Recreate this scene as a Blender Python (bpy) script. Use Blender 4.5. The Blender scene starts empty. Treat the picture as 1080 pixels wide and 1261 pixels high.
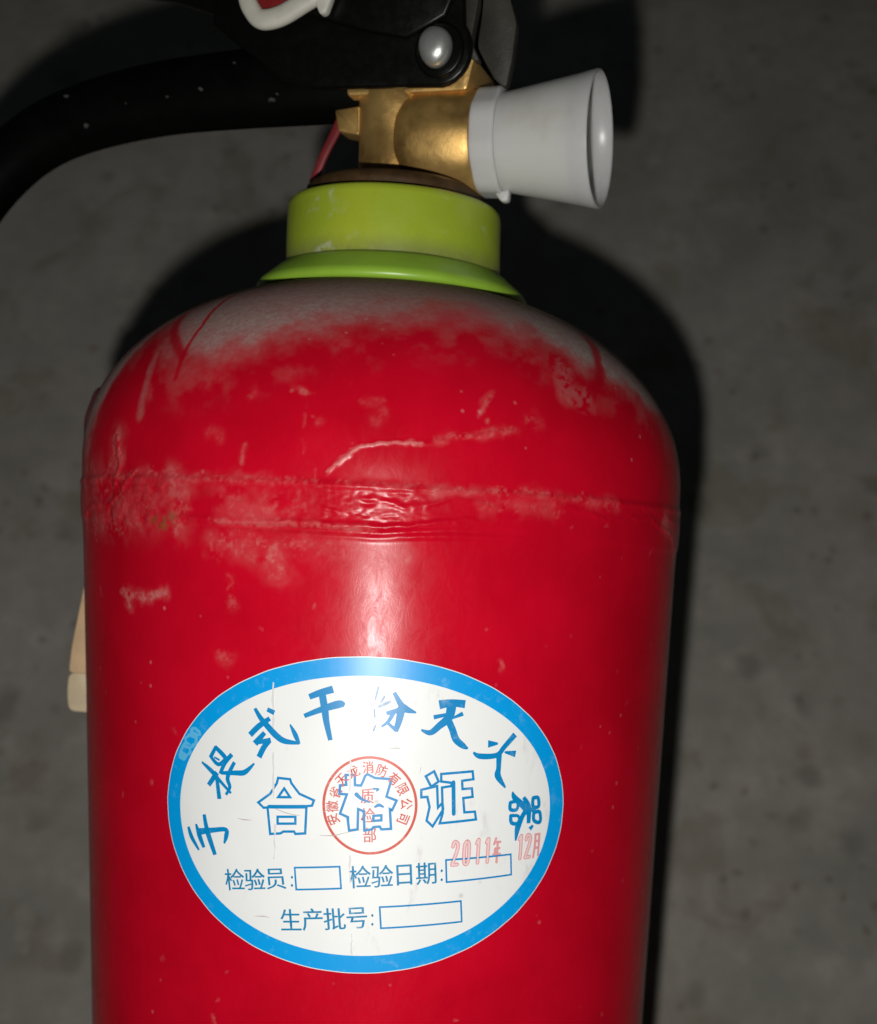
import bpy, bmesh, math, random
import numpy as np
from mathutils import Vector, Matrix

# ------------------------------------------------------------------ camera, world, flash, exposure
random.seed(7)
SC = bpy.context.scene
COL = SC.collection
R = 0.065                     # cylinder radius
LEN = 0.310                   # base of the cylinder to the level of the lens
TILT = math.radians(26)       # cylinder axis above the floor: it is tipped back
M3 = Matrix.Rotation(-(math.pi / 2 - TILT), 3, 'X')
ORIGIN = Vector((0, 0, R * math.cos(TILT) - 0.0006))


def world(p):
    return M3 @ Vector(p) + ORIGIN


p_, r_ = math.radians(12.0), math.radians(2.826)
fwd = Vector((0, math.cos(p_), -math.sin(p_)))
up0 = Vector((0, math.sin(p_), math.cos(p_)))
rt0 = Vector((1, 0, 0))
rt = rt0 * math.cos(r_) + up0 * math.sin(r_)
up = -rt0 * math.sin(r_) + up0 * math.cos(r_)
cam_local = Vector((0.0315, -0.3066, LEN))
cd = bpy.data.cameras.new('camera')
cam = bpy.data.objects.new('camera', cd)
COL.objects.link(cam)
Xw, Uw, Fw = M3 @ rt, M3 @ up, M3 @ fwd
mw = Matrix((Xw, Uw, -Fw)).transposed().to_4x4()
mw.translation = world(cam_local)
cam.matrix_world = mw
cd.sensor_width = 36
cd.lens = 46.77
cd.shift_x = -0.0714
cd.shift_y = 0.3124
cd.clip_start = 0.01
cd.clip_end = 100
cd.dof.use_dof = True
cd.dof.focus_distance = 0.2467
cd.dof.aperture_fstop = 16.0
SC.camera = cam

w = bpy.data.worlds.new('World')
SC.world = w
w.use_nodes = True
w.node_tree.nodes['Background'].inputs[0].default_value = (0.75, 0.95, 1.0, 1)
w.node_tree.nodes['Background'].inputs[1].default_value = 0.012

fl = bpy.data.lights.new('phone_flash', 'SPOT')
fl.energy = 2.95
fl.color = (1.0, 0.985, 0.955)
fl.spot_size = math.radians(105)
fl.spot_blend = 1.0
fl.shadow_soft_size = 0.0035
flo = bpy.data.objects.new('phone_flash', fl)
COL.objects.link(flo)
flo.location = world(cam_local) - Xw * 0.013 - Uw * 0.030
aim = (world((0.004, -R, LEN - 0.045)) - flo.location).normalized()
flo.rotation_euler = aim.to_track_quat('-Z', 'Y').to_euler()

SC.view_settings.view_transform = 'Standard'
SC.view_settings.look = 'None'
SC.view_settings.gamma = 1
SC.view_settings.exposure = 0
SC.view_settings.use_curve_mapping = False
SC.render.engine = 'CYCLES'


# ------------------------------------------------------------------ helpers
def lin(r, g, b):
    f = lambda c: (c / 255) / 12.92 if c / 255 <= 0.04045 else ((c / 255 + 0.055) / 1.055) ** 2.4
    return (f(r), f(g), f(b), 1)


class NT:
    """tiny node helper"""
    def __init__(self, name):
        self.m = bpy.data.materials.new(name)
        self.m.use_nodes = True
        self.t = self.m.node_tree
        self.b = self.t.nodes['Principled BSDF']
        self.tc = self.t.nodes.new('ShaderNodeTexCoord').outputs['Object']

    def set(self, **k):
        for a, v in k.items():
            s = self.b.inputs[a.replace('_', ' ')]
            if isinstance(v, bpy.types.NodeSocket):
                self.t.links.new(v, s)
            else:
                s.default_value = v
        return self

    def put(self, sock, v):
        if isinstance(v, bpy.types.NodeSocket):
            self.t.links.new(v, sock)
        else:
            sock.default_value = v

    def noise(self, scale, detail=4, rough=0.55, vec=None, dist=0.0):
        n = self.t.nodes.new('ShaderNodeTexNoise')
        self.t.links.new(vec or self.tc, n.inputs['Vector'])
        n.inputs['Scale'].default_value = scale
        n.inputs['Detail'].default_value = detail
        n.inputs['Roughness'].default_value = rough
        n.inputs['Distortion'].default_value = dist
        return n.outputs['Fac']

    def voro(self, scale, vec=None, feature='F1', rand=1.0):
        n = self.t.nodes.new('ShaderNodeTexVoronoi')
        n.feature = feature
        self.t.links.new(vec or self.tc, n.inputs['Vector'])
        n.inputs['Scale'].default_value = scale
        n.inputs['Randomness'].default_value = rand
        return n.outputs['Distance'], n.outputs['Color']

    def scaled(self, s, rot=(0, 0, 0)):
        n = self.t.nodes.new('ShaderNodeMapping')
        self.t.links.new(self.tc, n.inputs['Vector'])
        n.inputs['Scale'].default_value = s
        n.inputs['Rotation'].default_value = rot
        return n.outputs['Vector']

    def ramp(self, fac, a, b, lo=0.0, hi=1.0):
        n = self.t.nodes.new('ShaderNodeMapRange')
        n.interpolation_type = 'SMOOTHSTEP'
        self.put(n.inputs['Value'], fac)
        n.inputs['From Min'].default_value = a
        n.inputs['From Max'].default_value = b
        n.inputs['To Min'].default_value = lo
        n.inputs['To Max'].default_value = hi
        return n.outputs['Result']

    def math(self, op, a, b=0.0, clamp=False):
        n = self.t.nodes.new('ShaderNodeMath')
        n.operation = op
        n.use_clamp = clamp
        self.put(n.inputs[0], a)
        self.put(n.inputs[1], b)
        return n.outputs[0]

    def mix(self, fac, a, b):
        n = self.t.nodes.new('ShaderNodeMix')
        n.data_type = 'RGBA'
        self.put(n.inputs['Factor'], fac)
        self.put(n.inputs['A'], a)
        self.put(n.inputs['B'], b)
        return n.outputs['Result']

    def attr(self, name):
        n = self.t.nodes.new('ShaderNodeAttribute')
        n.attribute_name = name
        return n.outputs['Fac']

    def bump(self, h, strength, dist):
        n = self.t.nodes.new('ShaderNodeBump')
        n.inputs['Strength'].default_value = strength
        n.inputs['Distance'].default_value = dist
        self.t.links.new(h, n.inputs['Height'])
        self.t.links.new(n.outputs['Normal'], self.b.inputs['Normal'])
        return self


def obj(name, verts, faces, mat, parent=None, smooth=True, sharp=None):
    me = bpy.data.meshes.new(name)
    me.from_pydata([tuple(v) for v in verts], [], faces)
    bm = bmesh.new()
    bm.from_mesh(me)
    bmesh.ops.recalc_face_normals(bm, faces=bm.faces)
    if sharp is not None:
        for e in bm.edges:
            if len(e.link_faces) == 2 and e.calc_face_angle() > sharp:
                e.smooth = False
    bm.to_mesh(me)
    bm.free()
    me.polygons.foreach_set('use_smooth', [smooth] * len(me.polygons))
    me.materials.append(mat)
    o = bpy.data.objects.new(name, me)
    COL.objects.link(o)
    if parent:
        o.parent = parent
    return o


YAW = math.radians(15)


def H(u, v, t):
    """valve frame (u along the nozzle, v away from the lens, t up the axis; mm) -> extinguisher frame"""
    c, s = math.cos(YAW), math.sin(YAW)
    return Vector((u * c + v * s, -u * s + v * c, 0)) / 1000 + Vector((0, 0, t / 1000 + LEN))


def lathe(profile, n=64, place=None, closed=False, wob=None):
    """profile: (axial, radius) pairs; place(axial, a, b) -> point"""
    V, F = [], []
    for i, (a, r) in enumerate(profile):
        for k in range(n):
            q = 2 * math.pi * k / n
            rr = r * (1 + (wob(a, q) if wob else 0))
            V.append(place(a, rr * math.cos(q), rr * math.sin(q)))
    m = len(profile)
    for i in range(m - 1 + (1 if closed else 0)):
        j = (i + 1) % m
        for k in range(n):
            l = (k + 1) % n
            F.append((i * n + k, i * n + l, j * n + l, j * n + k))
    if not closed:
        F.append(tuple(range(n))[::-1])
        F.append(tuple(range((m - 1) * n, m * n)))
    return V, F


def on_axis(a, x, y):
    return Vector((x / 1000, y / 1000, a / 1000 + LEN))


def rounded(poly, rad, k=4):
    """round the corners of a closed polygon"""
    out = []
    n = len(poly)
    for i in range(n):
        p, c, q = Vector(poly[i - 1]), Vector(poly[i]), Vector(poly[(i + 1) % n])
        d1, d2 = (p - c), (q - c)
        r = min(rad, d1.length * 0.45, d2.length * 0.45)
        a, b = c + d1.normalized() * r, c + d2.normalized() * r
        for j in range(k + 1):
            s = j / k
            out.append(tuple((1 - s) ** 2 * a + 2 * s * (1 - s) * c + s * s * b))
    return out


def plate(poly, v0, v1, bev=0.5, fn=H):
    """flat plate with softened edges, outline in (u, t), thickness v0..v1"""
    n = len(poly)
    cx = sum(p[0] for p in poly) / n
    cy = sum(p[1] for p in poly) / n

    def inset(d):
        o = []
        for i in range(n):
            a, b, c = Vector(poly[i - 1]), Vector(poly[i]), Vector(poly[(i + 1) % n])
            t = (c - a)
            t = t.normalized() if t.length > 1e-9 else Vector((1, 0))
            nn = Vector((-t.y, t.x)) * SG
            o.append((b.x + nn.x * d, b.y + nn.y * d))
        return o
    area = sum(poly[i - 1][0] * poly[i][1] - poly[i][0] * poly[i - 1][1] for i in range(n))
    SG = 1 if area > 0 else -1
    V, F = [], []
    lay = [(v0, bev), (v0 + bev * 0.35, bev * 0.3), (v0 + bev, 0), (v1 - bev, 0), (v1 - bev * 0.35, bev * 0.3), (v1, bev)]
    for v, d in lay:
        for (a, b) in inset(d):
            V.append(fn(a, v, b))
    for i in range(len(lay) - 1):
        for k in range(n):
            l = (k + 1) % n
            F.append((i * n + k, i * n + l, (i + 1) * n + l, (i + 1) * n + k))
    F.append(tuple(range(n))[::-1])
    F.append(tuple(range((len(lay) - 1) * n, len(lay) * n)))
    return V, F


def sweep(path, half, n=28, power=3.2, fn=H, cap=True):
    """rounded-box tube along a path in (u, v, t); half(i) -> (half height, half width)"""
    V, F = [], []
    m = len(path)
    for i, p in enumerate(path):
        a, b = path[max(i - 1, 0)], path[min(i + 1, m - 1)]
        t = Vector(b) - Vector(a)
        t.normalize()
        side = Vector((0, 1, 0))
        upv = side.cross(t).normalized()
        side = t.cross(upv).normalized()
        hh, hw = half(i / (m - 1))
        for k in range(n):
            q = 2 * math.pi * k / n
            c, s = math.cos(q), math.sin(q)
            ex = 2 / power
            x = math.copysign(abs(c) ** ex, c) * hh
            y = math.copysign(abs(s) ** ex, s) * hw
            V.append(fn(*(Vector(p) + upv * x + side * y)))
    for i in range(m - 1):
        for k in range(n):
            l = (k + 1) % n
            F.append((i * n + k, i * n + l, (i + 1) * n + l, (i + 1) * n + k))
    if cap:
        F.append(tuple(range(n))[::-1])
        F.append(tuple(range((m - 1) * n, m * n)))
    return V, F


def smooth_path(pts, k=10):
    out = []
    n = len(pts)
    for i in range(n - 1):
        p0, p1, p2, p3 = (Vector(pts[max(i - 1, 0)]), Vector(pts[i]), Vector(pts[i + 1]), Vector(pts[min(i + 2, n - 1)]))
        for j in range(k):
            s = j / k
            out.append(tuple(0.5 * ((2 * p1) + (p2 - p0) * s + (2 * p0 - 5 * p1 + 4 * p2 - p3) * s * s
                                    + (3 * p1 - p0 - 3 * p2 + p3) * s ** 3)))
    out.append(tuple(pts[-1]))
    return out


# ------------------------------------------------------------------ materials
def plain(name, col, rough, metal=0.0, var=0.12, scale=120, bump=0.0, bdist=0.0003, **k):
    n = NT(name)
    f = n.noise(scale, 5, 0.6)
    dark = tuple(c * (1 - var) for c in col[:3]) + (1,)
    lite = tuple(min(1, c * (1 + var)) for c in col[:3]) + (1,)
    n.set(Base_Color=n.mix(n.ramp(f, 0.3, 0.7), dark, lite), Roughness=rough, Metallic=metal, **k)
    if bump:
        n.bump(n.noise(scale * 6, 4, 0.6), bump, bdist)
    return n.m


# painted red steel: dust, pale scuffs and rust come as shapes of their own from the mesh attributes, with one painted glint
n = NT('red_paint')
fine = n.noise(900, 5, 0.7)
mid = n.noise(220, 5, 0.65)
big = n.noise(38, 4, 0.6)
red = n.mix(n.ramp(big, 0.3, 0.7), (0.44, 0.0014, 0.0120, 1), (0.54, 0.0022, 0.0170, 1))
dust = n.math('MULTIPLY', n.attr('dust'), n.ramp(mid, 0.25, 0.62, 0.88, 1.0), True)
dust = n.math('MULTIPLY', dust, n.ramp(fine, 0.3, 0.6, 0.93, 1.0), True)
dustcol = n.mix(n.ramp(fine, 0.35, 0.7), (0.33, 0.25, 0.225, 1), (0.42, 0.33, 0.30, 1))
c1 = n.mix(dust, red, dustcol)
c1 = n.mix(n.math('MULTIPLY', n.attr('film'), n.ramp(mid, 0.25, 0.7, 0.7, 1.0)), c1, (0.56, 0.17, 0.165, 1))
sm = n.math('MULTIPLY', n.attr('scuff_glint'), n.ramp(fine, 0.34, 0.62, 0.55, 1.0), True)
c2 = n.mix(sm, c1, (0.60, 0.30, 0.275, 1))
c3 = n.mix(n.attr('rust'), c2, (0.17, 0.075, 0.02, 1))
sp_d, _ = n.voro(260)
sp = n.math('MULTIPLY', n.ramp(sp_d, 0.05, 0.14, 1, 0), n.ramp(n.noise(45, 2), 0.55, 0.64))
c4 = n.mix(n.math('MULTIPLY', sp, 0.28), c3, (0.60, 0.33, 0.30, 1))
scr = n.noise(70, 6, 0.75, n.scaled((1, 1, 0.12), (0, 0.35, 0)), 0.6)
scr2 = n.noise(420, 5, 0.75, n.scaled((1, 1, 0.45), (0, -0.7, 0)), 0.8)
rough = n.math('ADD', n.ramp(scr2, 0.35, 0.7, 0.24, 0.34), n.math('MULTIPLY', n.math('MAXIMUM', dust, n.math('MULTIPLY', sm, 0.4)), 0.5), True)
n.set(Base_Color=c4, Roughness=rough, Specular_IOR_Level=n.math('SUBTRACT', 0.15, n.math('MULTIPLY', dust, 0.13)))
n.bump(n.math('ADD', n.math('MULTIPLY', scr, 0.025), n.math('ADD', n.math('MULTIPLY', scr2, 0.22), n.math('MULTIPLY', dust, n.math('MULTIPLY', fine, 0.35)))), 0.32, 0.00035)
M_RED = n.m

# sticker
n = NT('sticker_white')
f1 = n.noise(30, 4, 0.6)
f2 = n.noise(150, 5, 0.7, n.scaled((1, 1, 0.35)))
stain = n.math('MULTIPLY', n.ramp(f2, 0.57, 0.72), n.ramp(f1, 0.42, 0.6))
spd, _ = n.voro(170)
speck = n.math('MULTIPLY', n.ramp(spd, 0.05, 0.12, 1, 0), n.ramp(n.noise(33, 2), 0.56, 0.62))
cc = n.mix(n.ramp(f1, 0.3, 0.7), (0.775, 0.785, 0.775, 1), (0.82, 0.828, 0.818, 1))
cc = n.mix(n.math('MULTIPLY', stain, 0.55), cc, (0.45, 0.42, 0.40, 1))
cc = n.mix(n.math('MULTIPLY', speck, 0.5), cc, (0.32, 0.27, 0.24, 1))
n.set(Base_Color=cc, Roughness=0.36, Specular_IOR_Level=0.42)
n.bump(n.noise(90, 4, 0.6, n.scaled((1, 1, 0.2))), 0.18, 0.0003)
M_WHITE = n.m


def ink(name, col, wear=0.25, pale=(0.6, 0.72, 0.78, 1)):
    n = NT(name)
    f = n.noise(420, 5, 0.7)
    g = n.noise(60, 3, 0.6)
    wv = n.math('MULTIPLY', n.ramp(f, 0.52, 0.72), n.ramp(g, 0.4, 0.65))
    n.set(Base_Color=n.mix(n.math('MULTIPLY', wv, wear), col, pale), Roughness=0.36, Specular_IOR_Level=0.42)
    n.bump(n.noise(90, 4, 0.6, n.scaled((1, 1, 0.2))), 0.18, 0.0003)
    return n.m


M_BLUE = ink('blue_border_ink', (0.0, 0.315, 0.74, 1), 0.18)
M_INK = ink('blue_lettering_ink', (0.0, 0.225, 0.52, 1), 0.25)
M_THIN = ink('thin_blue_ink', (0.008, 0.215, 0.42, 1), 0.45)
M_FADE = ink('worn_grey_ink', (0.13, 0.25, 0.42, 1), 0.6, (0.7, 0.74, 0.77, 1))
M_STAMP = ink('red_stamp_ink', (0.60, 0.085, 0.06, 1), 0.6, (0.8, 0.66, 0.62, 1))
M_STAMP2 = ink('thin_red_stamp_ink', (0.60, 0.13, 0.12, 1), 0.7, (0.8, 0.66, 0.62, 1))
M_DATE = ink('pink_date_ink', (0.72, 0.33, 0.34, 1), 0.8, (0.8, 0.7, 0.68, 1))
M_DATE2 = ink('pale_pink_date_ink', (0.78, 0.60, 0.585, 1), 0.6, (0.8, 0.76, 0.73, 1))
M_SCRATCH = ink('grey_scratch', (0.42, 0.36, 0.34, 1), 0.8, (0.75, 0.72, 0.7, 1))

M_PALEBLUE = ink('faded_border_ink', (0.10, 0.46, 0.76, 1), 0.12)
M_CREASE = ink('sticker_crease', (0.66, 0.65, 0.65, 1), 0.9, (0.82, 0.815, 0.80, 1))
M_LIME = plain('lime_plastic', (0.265, 0.355, 0.022, 1), 0.36, 0, 0.13, 70, 0.08)
n = NT('lime_collar_dusty')
f = n.noise(160, 6, 0.7)
zf = n.noise(30, 3, 0.6)
sepz = n.t.nodes.new('ShaderNodeSeparateXYZ')
n.t.links.new(n.tc, sepz.inputs[0])
low = n.ramp(sepz.outputs['Z'], LEN + 0.0565, LEN + 0.0615, 1, 0)      # grime that has settled along the foot of the ring
grime = n.math('MULTIPLY', low, n.ramp(n.noise(70, 5, 0.7), 0.32, 0.6, 0.15, 0.8), True)
pale = n.math('MULTIPLY', n.ramp(n.noise(190, 5, 0.7, None, 0.6), 0.5, 0.66), n.ramp(n.noise(75, 3, 0.6), 0.52, 0.64, 0, 0.65))
cc = n.mix(n.ramp(zf, 0.3, 0.7), (0.32, 0.425, 0.030, 1), (0.42, 0.48, 0.034, 1))
cc = n.mix(grime, cc, (0.20, 0.215, 0.075, 1))
cc = n.mix(pale, cc, (0.55, 0.57, 0.42, 1))
n.set(Base_Color=cc, Roughness=n.ramp(f, 0.3, 0.7, 0.26, 0.42), Subsurface_Weight=0.3, Subsurface_Radius=(0.004, 0.004, 0.001), Subsurface_Scale=1.0)
n.bump(n.math('ADD', n.noise(240, 4, 0.6), n.noise(35, 2, 0.5)), 0.25, 0.0004)
M_LIME2 = n.m
M_GREEN = plain('green_plastic', (0.25, 0.43, 0.038, 1), 0.36, 0, 0.10, 60, 0.08)

n = NT('cast_brass')
f = n.noise(140, 6, 0.65)
g = n.noise(45, 4, 0.6)
n.set(Base_Color=n.mix(n.ramp(g, 0.3, 0.7), n.mix(n.ramp(f, 0.35, 0.7), (0.22, 0.115, 0.028, 1), (0.56, 0.335, 0.095, 1)), (0.74, 0.47, 0.16, 1)),
      Metallic=0.72, Roughness=n.ramp(f, 0.3, 0.7, 0.36, 0.52))
n.bump(n.noise(420, 5, 0.65), 0.17, 0.0006)
M_BRASS = n.m
M_BROWN = plain('tarnished_brass', (0.07, 0.036, 0.012, 1), 0.55, 0.3, 0.35, 220, 0.2)
n = NT('white_nozzle_plastic')
f = n.noise(60, 5, 0.6)
n.set(Base_Color=n.mix(n.ramp(f, 0.55, 0.75, 0, 0.5), (0.60, 0.60, 0.575, 1), (0.49, 0.455, 0.37, 1)), Roughness=0.33,
      Subsurface_Weight=0.5, Subsurface_Radius=(0.006, 0.006, 0.005), Subsurface_Scale=1.0)
n.bump(n.noise(300, 3, 0.6), 0.06, 0.0003)
M_NOZZLE = n.m
n = NT('black_paint')
f = n.noise(500, 5, 0.7)
n.set(Base_Color=n.mix(n.ramp(f, 0.66, 0.8, 0, 0.5), (0.0030, 0.0030, 0.0026, 1), (0.035, 0.035, 0.032, 1)), Roughness=n.ramp(f, 0.3, 0.7, 0.28, 0.4), Specular_IOR_Level=0.25)
n.bump(n.noise(260, 4, 0.6), 0.12, 0.0003)
M_BLACK = n.m
M_BLACKP = plain('black_rubbery_plastic', (0.0018, 0.0018, 0.0017, 1), 0.5, 0, 0.3, 200, 0.1, 0.0002, Specular_IOR_Level=0.08)
M_OLIVE = plain('dull_dark_steel', (0.040, 0.037, 0.028, 1), 0.55, 0.1, 0.3, 160, 0.25)
M_STEEL = plain('rivet_steel', (0.62, 0.63, 0.60, 1), 0.36, 0.75, 0.10, 200, 0.15)
M_LOOP = plain('white_loop_plastic', (0.62, 0.60, 0.52, 1), 0.42, 0, 0.12, 90, 0.1)
M_SEAL = plain('red_seal_plastic', (0.22, 0.012, 0.012, 1), 0.45, 0, 0.15, 150, 0.1)
M_TAIL = plain('red_strip_plastic', (0.20, 0.016, 0.02, 1), 0.55, 0, 0.2, 200, 0.1)
M_TAN = plain('tan_strip', (0.56, 0.38, 0.22, 1), 0.6, 0, 0.14, 90, 0.1)
M_TANTIP = plain('pale_tan_tip', (0.58, 0.47, 0.31, 1), 0.55, 0, 0.1, 120, 0.1)
M_DARKRED = plain('dark_red_clip', (0.055, 0.008, 0.008, 1), 0.6, 0, 0.3, 160, 0.1)
M_SPECK = plain('grey_dust_speck', (0.055, 0.055, 0.05, 1), 0.9, 0, 0.3, 400, 0.0)

n = NT('concrete')
a1 = n.noise(7, 5, 0.6)
a2 = n.noise(26, 5, 0.65)
a3 = n.noise(130, 5, 0.7)
base = n.mix(n.ramp(a1, 0.32, 0.68), (0.235, 0.228, 0.196, 1), (0.345, 0.315, 0.282, 1))
base = n.mix(n.ramp(a2, 0.35, 0.68, 0, 0.55), base, (0.41, 0.375, 0.335, 1))
base = n.mix(n.ramp(n.noise(16, 3, 0.5), 0.56, 0.68, 0, 0.5), base, (0.215, 0.20, 0.15, 1))
base = n.mix(n.ramp(a3, 0.35, 0.7, 0, 0.4), base, (0.26, 0.24, 0.21, 1))
base = n.mix(n.ramp(n.noise(31, 4, 0.6, None, 0.8), 0.52, 0.66, 0, 0.5), base, (0.20, 0.175, 0.125, 1))
base = n.mix(n.ramp(n.noise(44, 3, 0.55), 0.58, 0.70, 0, 0.35), base, (0.44, 0.395, 0.355, 1))
warp = n.t.nodes.new('ShaderNodeVectorMath')
warp.operation = 'ADD'
nz = n.t.nodes.new('ShaderNodeTexNoise')
nz.inputs['Scale'].default_value = 60
n.t.links.new(n.tc, nz.inputs['Vector'])
sc_ = n.t.nodes.new('ShaderNodeVectorMath')
sc_.operation = 'SCALE'
sc_.inputs['Scale'].default_value = 0.012
n.t.links.new(nz.outputs['Color'], sc_.inputs[0])
n.t.links.new(n.tc, warp.inputs[0])
n.t.links.new(sc_.outputs[0], warp.inputs[1])
v1, vc1 = n.voro(42, warp.outputs[0])
pit = n.math('MULTIPLY', n.ramp(v1, 0.08, 0.34, 1, 0), n.ramp(n.noise(11, 2), 0.48, 0.58))
v2, vc2 = n.voro(110, warp.outputs[0])
pit2 = n.math('MULTIPLY', n.ramp(v2, 0.12, 0.28, 1, 0), n.ramp(n.noise(19, 2), 0.5, 0.6))
base = n.mix(n.math('MULTIPLY', pit, 0.38), base, (0.09, 0.085, 0.065, 1))
base = n.mix(n.math('MULTIPLY', pit2, 0.42), base, (0.08, 0.046, 0.036, 1))
n.set(Base_Color=base, Roughness=0.9, Specular_IOR_Level=0.2)
n.bump(n.math('SUBTRACT', n.math('ADD', a3, a2), n.math('MULTIPLY', pit, 1.2)), 0.35, 0.002)
M_FLOOR = n.m

# ------------------------------------------------------------------ floor
g = 24
V, F = [], []
for i in range(g + 1):
    for j in range(g + 1):
        V.append((-3 + 6 * i / g, -2 + 6 * j / g, 0))
for i in range(g):
    for j in range(g):
        a = i * (g + 1) + j
        F.append((a, a + g + 1, a + g + 2, a + 1))
floor = obj('floor', V, F, M_FLOOR)
floor['kind'] = 'structure'
floor['label'] = 'dark grey spotted concrete floor behind the fire extinguisher'

# ------------------------------------------------------------------ the extinguisher
root = bpy.data.objects.new('fire_extinguisher', None)
COL.objects.link(root)
root.location = ORIGIN
root.rotation_euler = (-(math.pi / 2 - TILT), 0, 0)
root.empty_display_size = 0.05
root['label'] = 'dusty red fire extinguisher with brass valve and oval blue and white label'
root['category'] = 'fire extinguisher'


# --- cylinder: dense in front, its wear drawn in millimetres on its own surface
def vnoise(x, y, seed):
    rs = np.random.RandomState(seed)
    tab = rs.rand(256, 256)
    xi, yi = np.floor(x).astype(int), np.floor(y).astype(int)
    fx, fy = x - xi, y - yi
    fx, fy = fx * fx * (3 - 2 * fx), fy * fy * (3 - 2 * fy)
    g = lambda a, b: tab[a % 256, b % 256]
    return (g(xi, yi) * (1 - fx) + g(xi + 1, yi) * fx) * (1 - fy) + (g(xi, yi + 1) * (1 - fx) + g(xi + 1, yi + 1) * fx) * fy


def fbm(x, y, seed, o=4, gain=0.55):
    s, a, tot = 0, 1.0, 0
    for k in range(o):
        s = s + a * vnoise(x * 2 ** k + 17 * k, y * 2 ** k + 31 * k, seed + k)
        tot += a
        a *= gain
    return s / tot


def sstep(a, b, x):
    q = np.clip((x - a) / (b - a), 0, 1)
    return q * q * (3 - 2 * q)


DOME_T, DOME_H, DOME_N = 12.0, 42.0, 2.2
th = np.concatenate([np.linspace(-100, 100, 720), np.linspace(104, 256, 39)])
ts_bottom = np.array([-LEN * 1000 + 2, -LEN * 1000 + 5, -280, -240, -200, -160, -135])
ts_wall = np.linspace(-128, DOME_T, 480)
ang = np.linspace(0, math.radians(82), 260)[1:]
t_dome = DOME_T + DOME_H * np.sin(ang) ** (2 / DOME_N)
r_dome = 65 * np.cos(ang) ** (2 / DOME_N)
tt = np.concatenate([ts_bottom, ts_wall, t_dome])
rr = np.concatenate([[62.5, 64.6], np.full(5, 65.0), np.full(480, 65.0), r_dome])
# arc length up the wall and over the dome, for noise that does not stretch
arc = np.concatenate([ts_bottom, ts_wall, DOME_T + np.cumsum(np.r_[np.hypot(np.diff(np.r_[65, r_dome]), np.diff(np.r_[DOME_T, t_dome]))])])
TH, TT = np.meshgrid(th, tt)
_, RR = np.meshgrid(th, rr)
_, AR = np.meshgrid(th, arc)
SS = np.radians(TH) * np.maximum(RR, 25)
S65 = np.radians(TH) * 65


def stroke(pts, w, feather=0.5, warp=0.0):
    """mask of a brush line given as (degrees round the wall, mm up the axis)"""
    d = np.full(TH.shape, 1e9)
    S_, T_ = S65 + warp * WX, TT + warp * WY
    P = [(math.radians(a) * 65, b) for a, b in pts]
    if len(P) == 1:
        P = P * 2
    for (x0, y0), (x1, y1) in zip(P[:-1], P[1:]):
        dx, dy = x1 - x0, y1 - y0
        k = np.clip(((S_ - x0) * dx + (T_ - y0) * dy) / max(dx * dx + dy * dy, 1e-9), 0, 1)
        d = np.minimum(d, np.hypot(S_ - x0 - k * dx, T_ - y0 - k * dy))
    return 1 - sstep(w * (1 - feather), w * (1 + feather), d)


WX = (fbm(SS / 2.6, AR / 2.6, 53) - 0.5) * 3.4
WY = (fbm(SS / 2.6, AR / 2.6, 67) - 0.5) * 3.4
n1 = fbm(SS / 4, AR / 4, 3)
n2 = fbm(SS / 1.1, AR / 1.1, 11)
n3 = fbm(SS / 12, AR / 12, 23)
n4 = fbm(SS / 0.6, AR / 0.6, 31, 3)
# dust lies on the shoulder down to an uneven line
ed = [(-100, 13), (-75, 12), (-64.1, 14.4), (-58, 20.4), (-55, 30.6), (-52, 38), (-46, 38.0), (-41, 33.5), (-38.5, 31.5), (-30.3, 30.4), (-20.5, 31.8), (-13.5, 33.7), (-3.8, 37.1), (5.4, 39.0), (15.6, 40.6),
      (26.8, 41.0), (32.1, 38.0), (38, 39.2), (43.3, 34.6), (52.9, 32.6), (63.2, 29.2), (81.5, 24.5), (100, 24), (256, 18)]
edge = np.interp(TH, [e[0] for e in ed], [e[1] for e in ed])
q = TT - edge + (n1 - 0.5) * 6.5 + (n2 - 0.5) * 1.2
dust = sstep(-4.6, 5.5, q) * (0.50 + 0.42 * sstep(0, 8, q) + 0.16 * (n3 - 0.5))
dust = np.maximum(dust, 0.14 * sstep(-10, 0, q) * sstep(0.40, 0.70, n1))
# denser on the right shoulder and in a pale ridge low on the left of the dome
dust += 0.34 * sstep(30, 55, TH) * sstep(-1, 5, q)
for pts, w_ in (([(-49.3, 41.0), (-46, 38.5), (-41.6, 35.8), (-37, 33.6), (-34.4, 31.8)], 0.9),
                ([(-41.2, 45.4), (-37.5, 41.0), (-35.7, 38.3), (-34.7, 33.2), (-33.8, 27.7)], 0.55),
                ([(60.6, 42.4), (56.5, 39.5), (53.5, 37.2), (51.4, 34.8), (47.1, 31.2), (40.7, 26.7)], 1.25),
                ([(-56, 45.0), (-58, 40.0), (-60, 34)], 0.6)):
    dust *= 1 - 0.9 * stroke(pts, w_, 0.6, 0.2)
dust = np.maximum(dust, 0.42 * stroke([(-43.5, 34), (-41.4, 28), (-40.2, 21)], 0.9, 0.9, 0.3) * (0.4 + 0.6 * n2))
dust = np.maximum(dust, 0.26 * stroke([(40.5, 34), (38, 31), (38, 28.5), (43, 28)], 1.8, 0.9, 0.5) * sstep(0.3, 0.6, n2))
dust = np.maximum(dust, 0.5 * stroke([(-62, 22), (-63, 10)], 2.6, 0.9, 0.6) * sstep(0.3, 0.62, n1))
dust = np.clip(dust, 0, 1)

scuff_glint = np.zeros_like(TH)
film = np.zeros_like(TH)


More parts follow.
